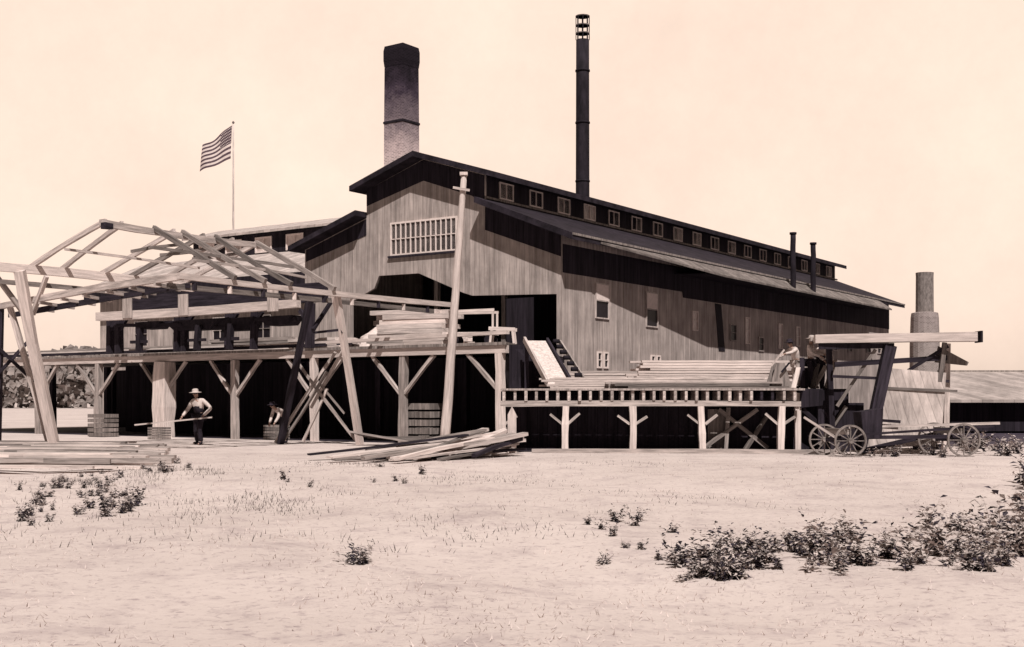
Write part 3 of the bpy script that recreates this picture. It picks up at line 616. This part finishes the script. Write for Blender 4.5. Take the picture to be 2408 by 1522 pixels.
def person(loc,rz,label,pose,shirt='shirt',trouser='cloth',vest=None,hat='felt',grp='mill workers',scl=1):
    e=T('person',label,'person',loc,rz,grp); e.scale=(scl,scl,scl)
    J=dict(pel=(0,0,.93),spi=(0,0,1.13),che=(0,-.01,1.33),neb=(0,0,1.47),nek=(0,-.015,1.54),hd1=(0,-.03,1.60),hd2=(0,-.03,1.67),
      hpL=(.09,0,.9),knL=(.11,-.03,.5),anL=(.12,.02,.09),toL=(.14,-.15,.035),hpR=(-.09,0,.9),knR=(-.11,-.03,.5),anR=(-.12,.02,.09),toR=(-.14,-.15,.035),
      shL=(.185,0,1.41),elL=(.23,.02,1.13),wrL=(.22,-.08,.88),shR=(-.185,0,1.41),elR=(-.23,.02,1.13),wrR=(-.22,-.08,.88))
    J.update(pose)
    J={k_:Vector(v) for k_,v in J.items()}
    names=['pel','spi','che','neb','nek','hd1','hd2']
    rr=dict(pel=(.15,.105),spi=(.135,.10),che=(.165,.11),neb=.065,nek=.052,hd1=(.068,.085),hd2=(.07,.088))
    V_=[];ix={}
    def add(k_,r,p=None): ix[k_]=len(V_); V_.append((tuple(J[k_] if p is None else p),r))
    E_=[]
    for n in names: add(n,rr[n])
    for a,b in zip(names,names[1:]): E_.append((ix[a],ix[b]))
    for S in 'LR':
        add('hp'+S,.085);add('kn'+S,.058);add('an'+S,.04);add('to'+S,.035)
        E_+= [(ix['pel'],ix['hp'+S]),(ix['hp'+S],ix['kn'+S]),(ix['kn'+S],ix['an'+S]),(ix['an'+S],ix['to'+S])]
        add('sh'+S,.06);add('el'+S,.042);add('wr'+S,.028)
        E_+= [(ix['che'],ix['sh'+S]),(ix['sh'+S],ix['el'+S]),(ix['el'+S],ix['wr'+S])]
        d=(J['wr'+S]-J['el'+S]).normalized(); sd=d.cross(Vector((0,0,1)))
        if sd.length<.2: sd=Vector((0,1,0))
        sd.normalize(); nn=d.cross(sd).normalized()
        add('pa'+S,(.038,.022),J['wr'+S]+d*.07); E_.append((ix['wr'+S],ix['pa'+S]))
        for q,(off,ln) in enumerate(((-.03,.075),(-.01,.085),(.01,.08),(.03,.062))):
            b0=J['wr'+S]+d*.075+sd*off; b1=b0+d*ln*.5+nn*.008; b2=b1+d*ln*.3+nn*.03
            o=len(V_); V_+=[(tuple(b0),.0095),(tuple(b1),.009),(tuple(b2),.0075)]; E_+=[(o,o+1),(o+1,o+2)]
        b0=J['wr'+S]+d*.03+sd*-.025; o=len(V_); V_+=[(tuple(b0),.011),(tuple(b0+sd*-.03+d*.025),.010),(tuple(b0+sd*-.035+d*.055+nn*.01),.008)]; E_+=[(o,o+1),(o+1,o+2)]
    body=skin(e,'body',V_,E_,'skin',1)
    h=(J['hd1']+J['hd2'])/2
    vs=[];fs=[]
    def ell(c,rx,ry,rz_):
        o=len(vs)
        for i in range(5):
            ph=math.pi*i/4
            for j in range(8): th=math.pi*j/4; vs.append((c[0]+rx*math.sin(ph)*math.cos(th),c[1]+ry*math.sin(ph)*math.sin(th),c[2]+rz_*math.cos(ph)))
        for i in range(4):
            for j in range(8): q=(j+1)%8; fs.append((o+i*8+j,o+i*8+q,o+i*8+8+q,o+i*8+8+j))
    ell(h+Vector((0,-.1,-.01)),.013,.02,.022)
    for s in(-1,1): ell(h+Vector((s*.078,.0,0)),.012,.02,.03)
    mesh(body,'nose_and_ears',vs,fs,'skin')
    vs.clear();fs.clear()
    for s in(-1,1): ell(h+Vector((s*.03,-.086,.012)),.012,.008,.008)
    ell(h+Vector((0,-.085,-.045)),.026,.008,.006)
    mesh(body,'eyes_and_mouth',list(vs),list(fs),'leather')
    vs.clear();fs.clear(); ell(h+Vector((0,.02,.035)),.086,.09,.07); mesh(body,'hair',list(vs),list(fs),'feltdark')
    def sub(keys,edges,gr,nm,m,ends=None):
        V2=[];i2={}
        for k_ in keys:
            base=dict(rr,hpL=.085,hpR=.085,knL=.058,knR=.058,anL=.045,anR=.045,toL=.035,toR=.035,shL=.062,shR=.062,elL=.044,elR=.044,wrL=.03,wrR=.03)[k_]
            base=tuple(q+gr for q in base) if isinstance(base,tuple) else base+gr
            i2[k_]=len(V2); V2.append((tuple(J[k_]),base))
        return skin(e,nm,V2,[(i2[a],i2[b]) for a,b in edges],m,1)
    sub(['pel','spi','che','neb','shL','elL','wrL','shR','elR','wrR'],[('pel','spi'),('spi','che'),('che','neb'),('che','shL'),('shL','elL'),('elL','wrL'),('che','shR'),('shR','elR'),('elR','wrR')],.018,'shirt',shirt)
    sub(['pel','hpL','knL','anL','hpR','knR','anR'],[('pel','hpL'),('hpL','knL'),('knL','anL'),('pel','hpR'),('hpR','knR'),('knR','anR')],.032,'trousers',trouser)
    if vest: sub(['pel','spi','che'],[('pel','spi'),('spi','che')],.04,'vest',vest)
    for S in 'LR':
        skin(e,'boot',[(tuple(J['an'+S]+Vector((0,0,.05))),.055),(tuple(J['an'+S]-Vector((0,0,.025))),.055),(tuple(J['to'+S]+Vector((0,0,.012))),.046)],[(0,1),(1,2)],'leather',1)
    if hat:
        t=J['hd2']+Vector((0,0,.02)); 
        ho=lathe(e,'hat',[(.10,0),(.19,-.012),(.195,0),(.10,.018),(.098,.06),(.088,.10),(.05,.115),(.0,.118)],hat,18,loc=t); ho.rotation_euler=(rad(4),0,0)
        for p in ho.data.polygons: p.use_smooth=True
    return e
man=person((-11.05,43.0,0),rad(-28),'man in pale hat and dark vest holding a long board',
  dict(hpL=(.09,0,.9),knL=(.13,-.14,.5),anL=(.16,-.08,.09),toL=(.19,-.25,.04),knR=(-.13,.0,.5),anR=(-.18,.12,.09),toR=(-.22,-.03,.035),
       elL=(.44,.06,1.16),wrL=(.3,-.14,.93),elR=(-.40,-.06,1.14),wrR=(-.46,-.26,.9),shL=(.2,-.04,1.40),shR=(-.2,-.06,1.39),
       spi=(0,-.02,1.12),che=(-.01,-.06,1.32),neb=(-.02,-.08,1.45),nek=(-.02,-.1,1.52),hd1=(-.03,-.12,1.57),hd2=(-.03,-.14,1.64)),vest='cloth',scl=1.12)
cb=beam(None,'carried_board',(-13.1,42.3,.72),(-10.5,42.62,.98),.2,.05,'white'); tag(cb,'pale board held in the standing man\'s hands','board')
person((-8.35,44.6,0),rad(-40),'man in pale shirt bending forward over his work',dict(spi=(0,-.08,1.1),che=(0,-.28,1.22),neb=(0,-.4,1.28),nek=(0,-.46,1.31),hd1=(0,-.52,1.34),hd2=(0,-.55,1.4),shL=(.18,-.34,1.24),shR=(-.18,-.34,1.24),elL=(.2,-.42,.97),wrL=(.14,-.55,.75),elR=(-.2,-.42,.97),wrR=(-.14,-.55,.75)),hat='feltdark')
person((9.35,38.1,1.94),rad(60),'worker in pale shirt handling boards on the deck',dict(elL=(.27,-.15,1.2),wrL=(.2,-.4,1.15),elR=(-.27,-.12,1.18),wrR=(-.18,-.38,1.08)),hat='felt',scl=.93)
person((9.75,38.6,1.94),rad(20),'worker in dark vest stooping at the end of the deck',dict(spi=(0,-.06,1.12),che=(0,-.18,1.28),neb=(0,-.26,1.38),nek=(0,-.3,1.43),hd1=(0,-.35,1.48),hd2=(0,-.37,1.55),shL=(.18,-.2,1.34),shR=(-.18,-.2,1.34),elL=(.25,-.35,1.1),wrL=(.16,-.5,.95),elR=(-.25,-.35,1.1),wrR=(-.16,-.5,.95)),vest='cloth',hat='feltdark',scl=.93)
person((9.15,39.1,1.94),rad(-70),'worker in pale clothes leaning towards the lumber',dict(spi=(0,-.05,1.12),che=(0,-.14,1.3),neb=(0,-.2,1.42),nek=(0,-.23,1.48),hd1=(0,-.27,1.53),hd2=(0,-.29,1.6),shL=(.18,-.15,1.37),shR=(-.18,-.15,1.37),elL=(.26,-.36,1.25),wrL=(.2,-.6,1.2),elR=(-.26,-.36,1.2),wrR=(-.2,-.6,1.1)),trouser='felt',hat='feltdark',scl=.93)
box(ld,'platform',(9.5,38.5,1.87),(1.5,2.6,.12),'timberdark')
prism(ld,'platform_boarding',[(8.8,37.15,1.35),(8.8,37.15,1.9),(10.2,37.1,1.9),(10.2,37.1,1.5)],(0,.05,0),'boarddark')
for x in (8.75,9.45,10.2): beam(ld,'post',(x,37.3,0),(x,37.3,1.81),.18,.18,'white' if x<9 else 'timberdark')
beam(ld,'brace',(8.9,37.3,1.3),(9.8,37.4,.5),.12,.12,'timberdark'); beam(ld,'brace',(9.4,37.2,.2),(10.2,37.2,1.4),.12,.12,'timbermid'); beam(ld,'brace',(10.3,37.25,.1),(9.5,37.25,1.3),.1,.1,'timberdark')
for i in range(7):
    beam(ld,'leaning_slab',(8.7+i*.2+R.uniform(-.1,.1),37.5+.1*i,1.95),(8.8+i*.2+R.uniform(-.35,.35),37.9+.1*i,2.3+R.uniform(.1,.6)),.14,.05,R.choice(('white','timber','timbermid','timberdark')))
wn=T('deck_winch','small timber winch frame at the end of the deck','winch',(8.3,37.9,1.94))
for y in(-.3,.3): prism(wn,'side_frame',[(-.35,y,0),(.35,y,0),(.12,y,.8),(-.12,y,.8)],(0,.06,0),'timbermid')
cyl(wn,'drum',(0,-.23,.5),(0,.29,.5),.13,.13,'timberdark',16); beam(wn,'crank',(0,-.4,.5),(.25,-.4,.8),.05,.05,'timberdark'); beam(wn,'lever',(-.3,-.34,.7),(.1,-.34,1.2),.05,.05,'timber')
# ---------------------------------------------------------------- vegetation
def weedmesh(seed,h,spread,n,dark,big=1.0):
    r=random.Random(seed); vs=[];fs=[];fm=[]
    for st_ in range(7):
        a=r.uniform(0,6.28); lean=r.uniform(.05,.7)*spread; hh=h*r.uniform(.4,1)
        tip=Vector((math.cos(a)*lean,math.sin(a)*lean,hh)); b0=Vector((r.uniform(-.12,.12)*spread,r.uniform(-.12,.12)*spread,0))
        o=len(vs); pp=Vector((-math.sin(a),math.cos(a),0))*.006
        vs+= [b0-pp,b0+pp,tip]; fs.append((o,o+1,o+2)); fm.append(1)
        for i in range(n):
            f_=r.uniform(.08,1); c=b0.lerp(tip,f_); an=r.uniform(0,6.28); el_=r.uniform(-.4,.9)
            d=Vector((math.cos(an)*math.cos(el_),math.sin(an)*math.cos(el_),math.sin(el_))); l=r.uniform(.06,.17)*(1.2-.5*f_)*h/.6*big
            s=d.cross(Vector((r.uniform(-.4,.4),r.uniform(-.4,.4),1))).normalized()*l*.26
            o=len(vs); vs+=[c,c+d*l*.5+s,c+d*l+Vector((0,0,-l*.25)),c+d*l*.5-s]; fs.append((o,o+1,o+2,o+3)); fm.append(0 if r.random()<dark*(1.25-.6*f_) else 1)  # shaded leaf colour more likely low down, sunlit colour towards the tips
    me=bpy.data.meshes.new('weed_plant'); me.from_pydata([tuple(v) for v in vs],[],fs); me.materials.append(M['leafshade']); me.materials.append(M['leafsun'])
    for p,i in zip(me.polygons,fm): p.material_index=i
    return me
WM=[weedmesh(i,.6,.5+.12*(i%3),20,.62,1.15) for i in range(6)]; WL=[weedmesh(20+i,.6,.7,10,.30,1.1) for i in range(4)]
def weed(x,y,s,lst,lab,grp):
    o=bpy.data.objects.new('weed_plant',R.choice(lst)); o.location=(x,y,gz(x,y)-.01); o.rotation_euler=(R.uniform(-.15,.15),R.uniform(-.15,.15),R.uniform(0,6.28)); o.scale=(s*R.uniform(.8,1.3),s*R.uniform(.8,1.3),s*R.uniform(.7,1.15)); col.objects.link(o); tag(o,lab,'weed',grp)
def pxw(px,D): return (px-1204)*D/2862
A='leafy dark weed growing on the dry bank'
for i in range(18):
    px=R.gauss(1700,45); D=R.uniform(11.0,12.5); weed(pxw(px,D),D,R.uniform(.3,.6),WM,A,'leafy weeds on the bank')
for i in range(64):
    px=R.uniform(1590,2410); D=R.uniform(10.9,13.8); weed(pxw(px,D),D,R.uniform(.22,.5),WM+WL+WL+WL,A,'leafy weeds on the bank')
for i in range(40):
    px=R.choice((1890,1910,1960,2010,2090,2190,2260,2330,2380))+R.gauss(0,30); D=R.uniform(11.5,15.0); weed(pxw(px,D),D,R.uniform(.45,.9),WM+WL+WL+WL,A,'leafy weeds on the bank')
for px,D,s in ((840,12,.42),(848,11.9,.34),(835,11.8,.3),(1450,15.6,.45),(1490,15.4,.4),(1415,14.8,.3),(1440,14.2,.3),(1500,15.9,.35),(1420,12.2,.25),(1510,13,.25),(1550,12.4,.3),(1380,15.2,.22),(1470,13.1,.22),(1580,14.6,.28)): weed(pxw(px,D),D,s,WM,'small dark weed tuft on pale ground','weed tufts')
for i in range(90):
    px,py=R.choice(((90,1180),(85,1175),(230,1170),(250,1140),(300,1175),(375,1105),(360,1095),(210,1120),(280,1190),(40,1225),(130,1140),(420,1130),(700,1135),(940,1120)))
    px+=R.gauss(0,34); py+=R.gauss(0,15); D=1.6*2862/(py-940); weed(pxw(px,D),D,R.uniform(.18,.46),WM,'small dark weed tuft on pale ground','weed tufts')
for i in range(30):
    px=R.uniform(2260,2480); D=R.uniform(34,42); weed(pxw(px,D),D,R.uniform(.7,1.5),WM+WL,'tall scrubby weed beside the wagon','scrubby weeds by the wagon')
for i in range(14):
    px=R.uniform(1960,2260); D=R.uniform(33.6,36); weed(pxw(px,D),D,R.uniform(.4,.8),WM+WL,'low scrubby weed growing around the wagon wheels','scrubby weeds by the wagon')
for i in range(9):
    D=R.uniform(14,26); weed(pxw(R.uniform(2390,2440),D),D,R.uniform(.7,1.2),WM+WL,'tall scrubby weed at the yard edge','scrubby weeds by the wagon')
def blades(n,Df,pf,hf,m,name,test):
    vs=[];fs=[]
    for i in range(n):
        D=Df();px=pf(); x=pxw(px,D)
        if not test(x,D): continue
        z=gz(x,D); h=hf(); a=R.uniform(0,6.28); dx=math.cos(a)*.006;dy=math.sin(a)*.006
        o=len(vs); vs+=[(x-dx,D-dy,z),(x+dx,D+dy,z),(x+R.uniform(-.04,.04),D+R.uniform(-.04,.04),z+h)]; fs.append((o,o+1,o+2))
    q=mesh(None,name,vs,fs,m); q['kind']='stuff'
dens=lambda x,D:R.random()<.55+.5*math.sin(x*.7+1)*math.sin(D*.8)+.3*math.sin(x*2.1+D)
blades(16000,lambda:7+29*R.random()**1.3,lambda:R.uniform(-60,2470),lambda:R.uniform(.015,.05),'grass','dry_grass',dens)
dens2=lambda x,D:R.random()<max(.05,math.sin(x*.9+2)*math.sin(D*.55+.5)+.6*math.sin(x*3.1+D*1.7)*math.sin(x*1.3)-.25)
blades(18000,lambda:R.uniform(13,31),lambda:R.gauss(330,360),lambda:R.uniform(.02,.10),'grassdark','dark_grass',dens2)
blades(6000,lambda:R.uniform(14,32),lambda:R.gauss(1150,420),lambda:R.uniform(.02,.07),'grassdark','dark_grass',dens2)
# far wood on the horizon
vs=[];fs=[]
for i in range(5200):
    x=R.uniform(-150,-62); y=230+R.uniform(-8,8); H=8+2*math.sin(x*.13)+1.5*math.sin(x*.37); z=R.random()**.7*H; l=R.uniform(.4,1.0)
    c=Vector((x,y,z)); o=len(vs)
    for q in range(4): a=q*math.pi/2+R.random(); vs.append(c+Vector((math.cos(a)*l,R.uniform(-.5,.5),math.sin(a)*l)))
    fs.append((o,o+1,o+2,o+3))
tw=mesh(None,'distant_wood',vs,fs,'treefar'); tw['kind']='stuff'
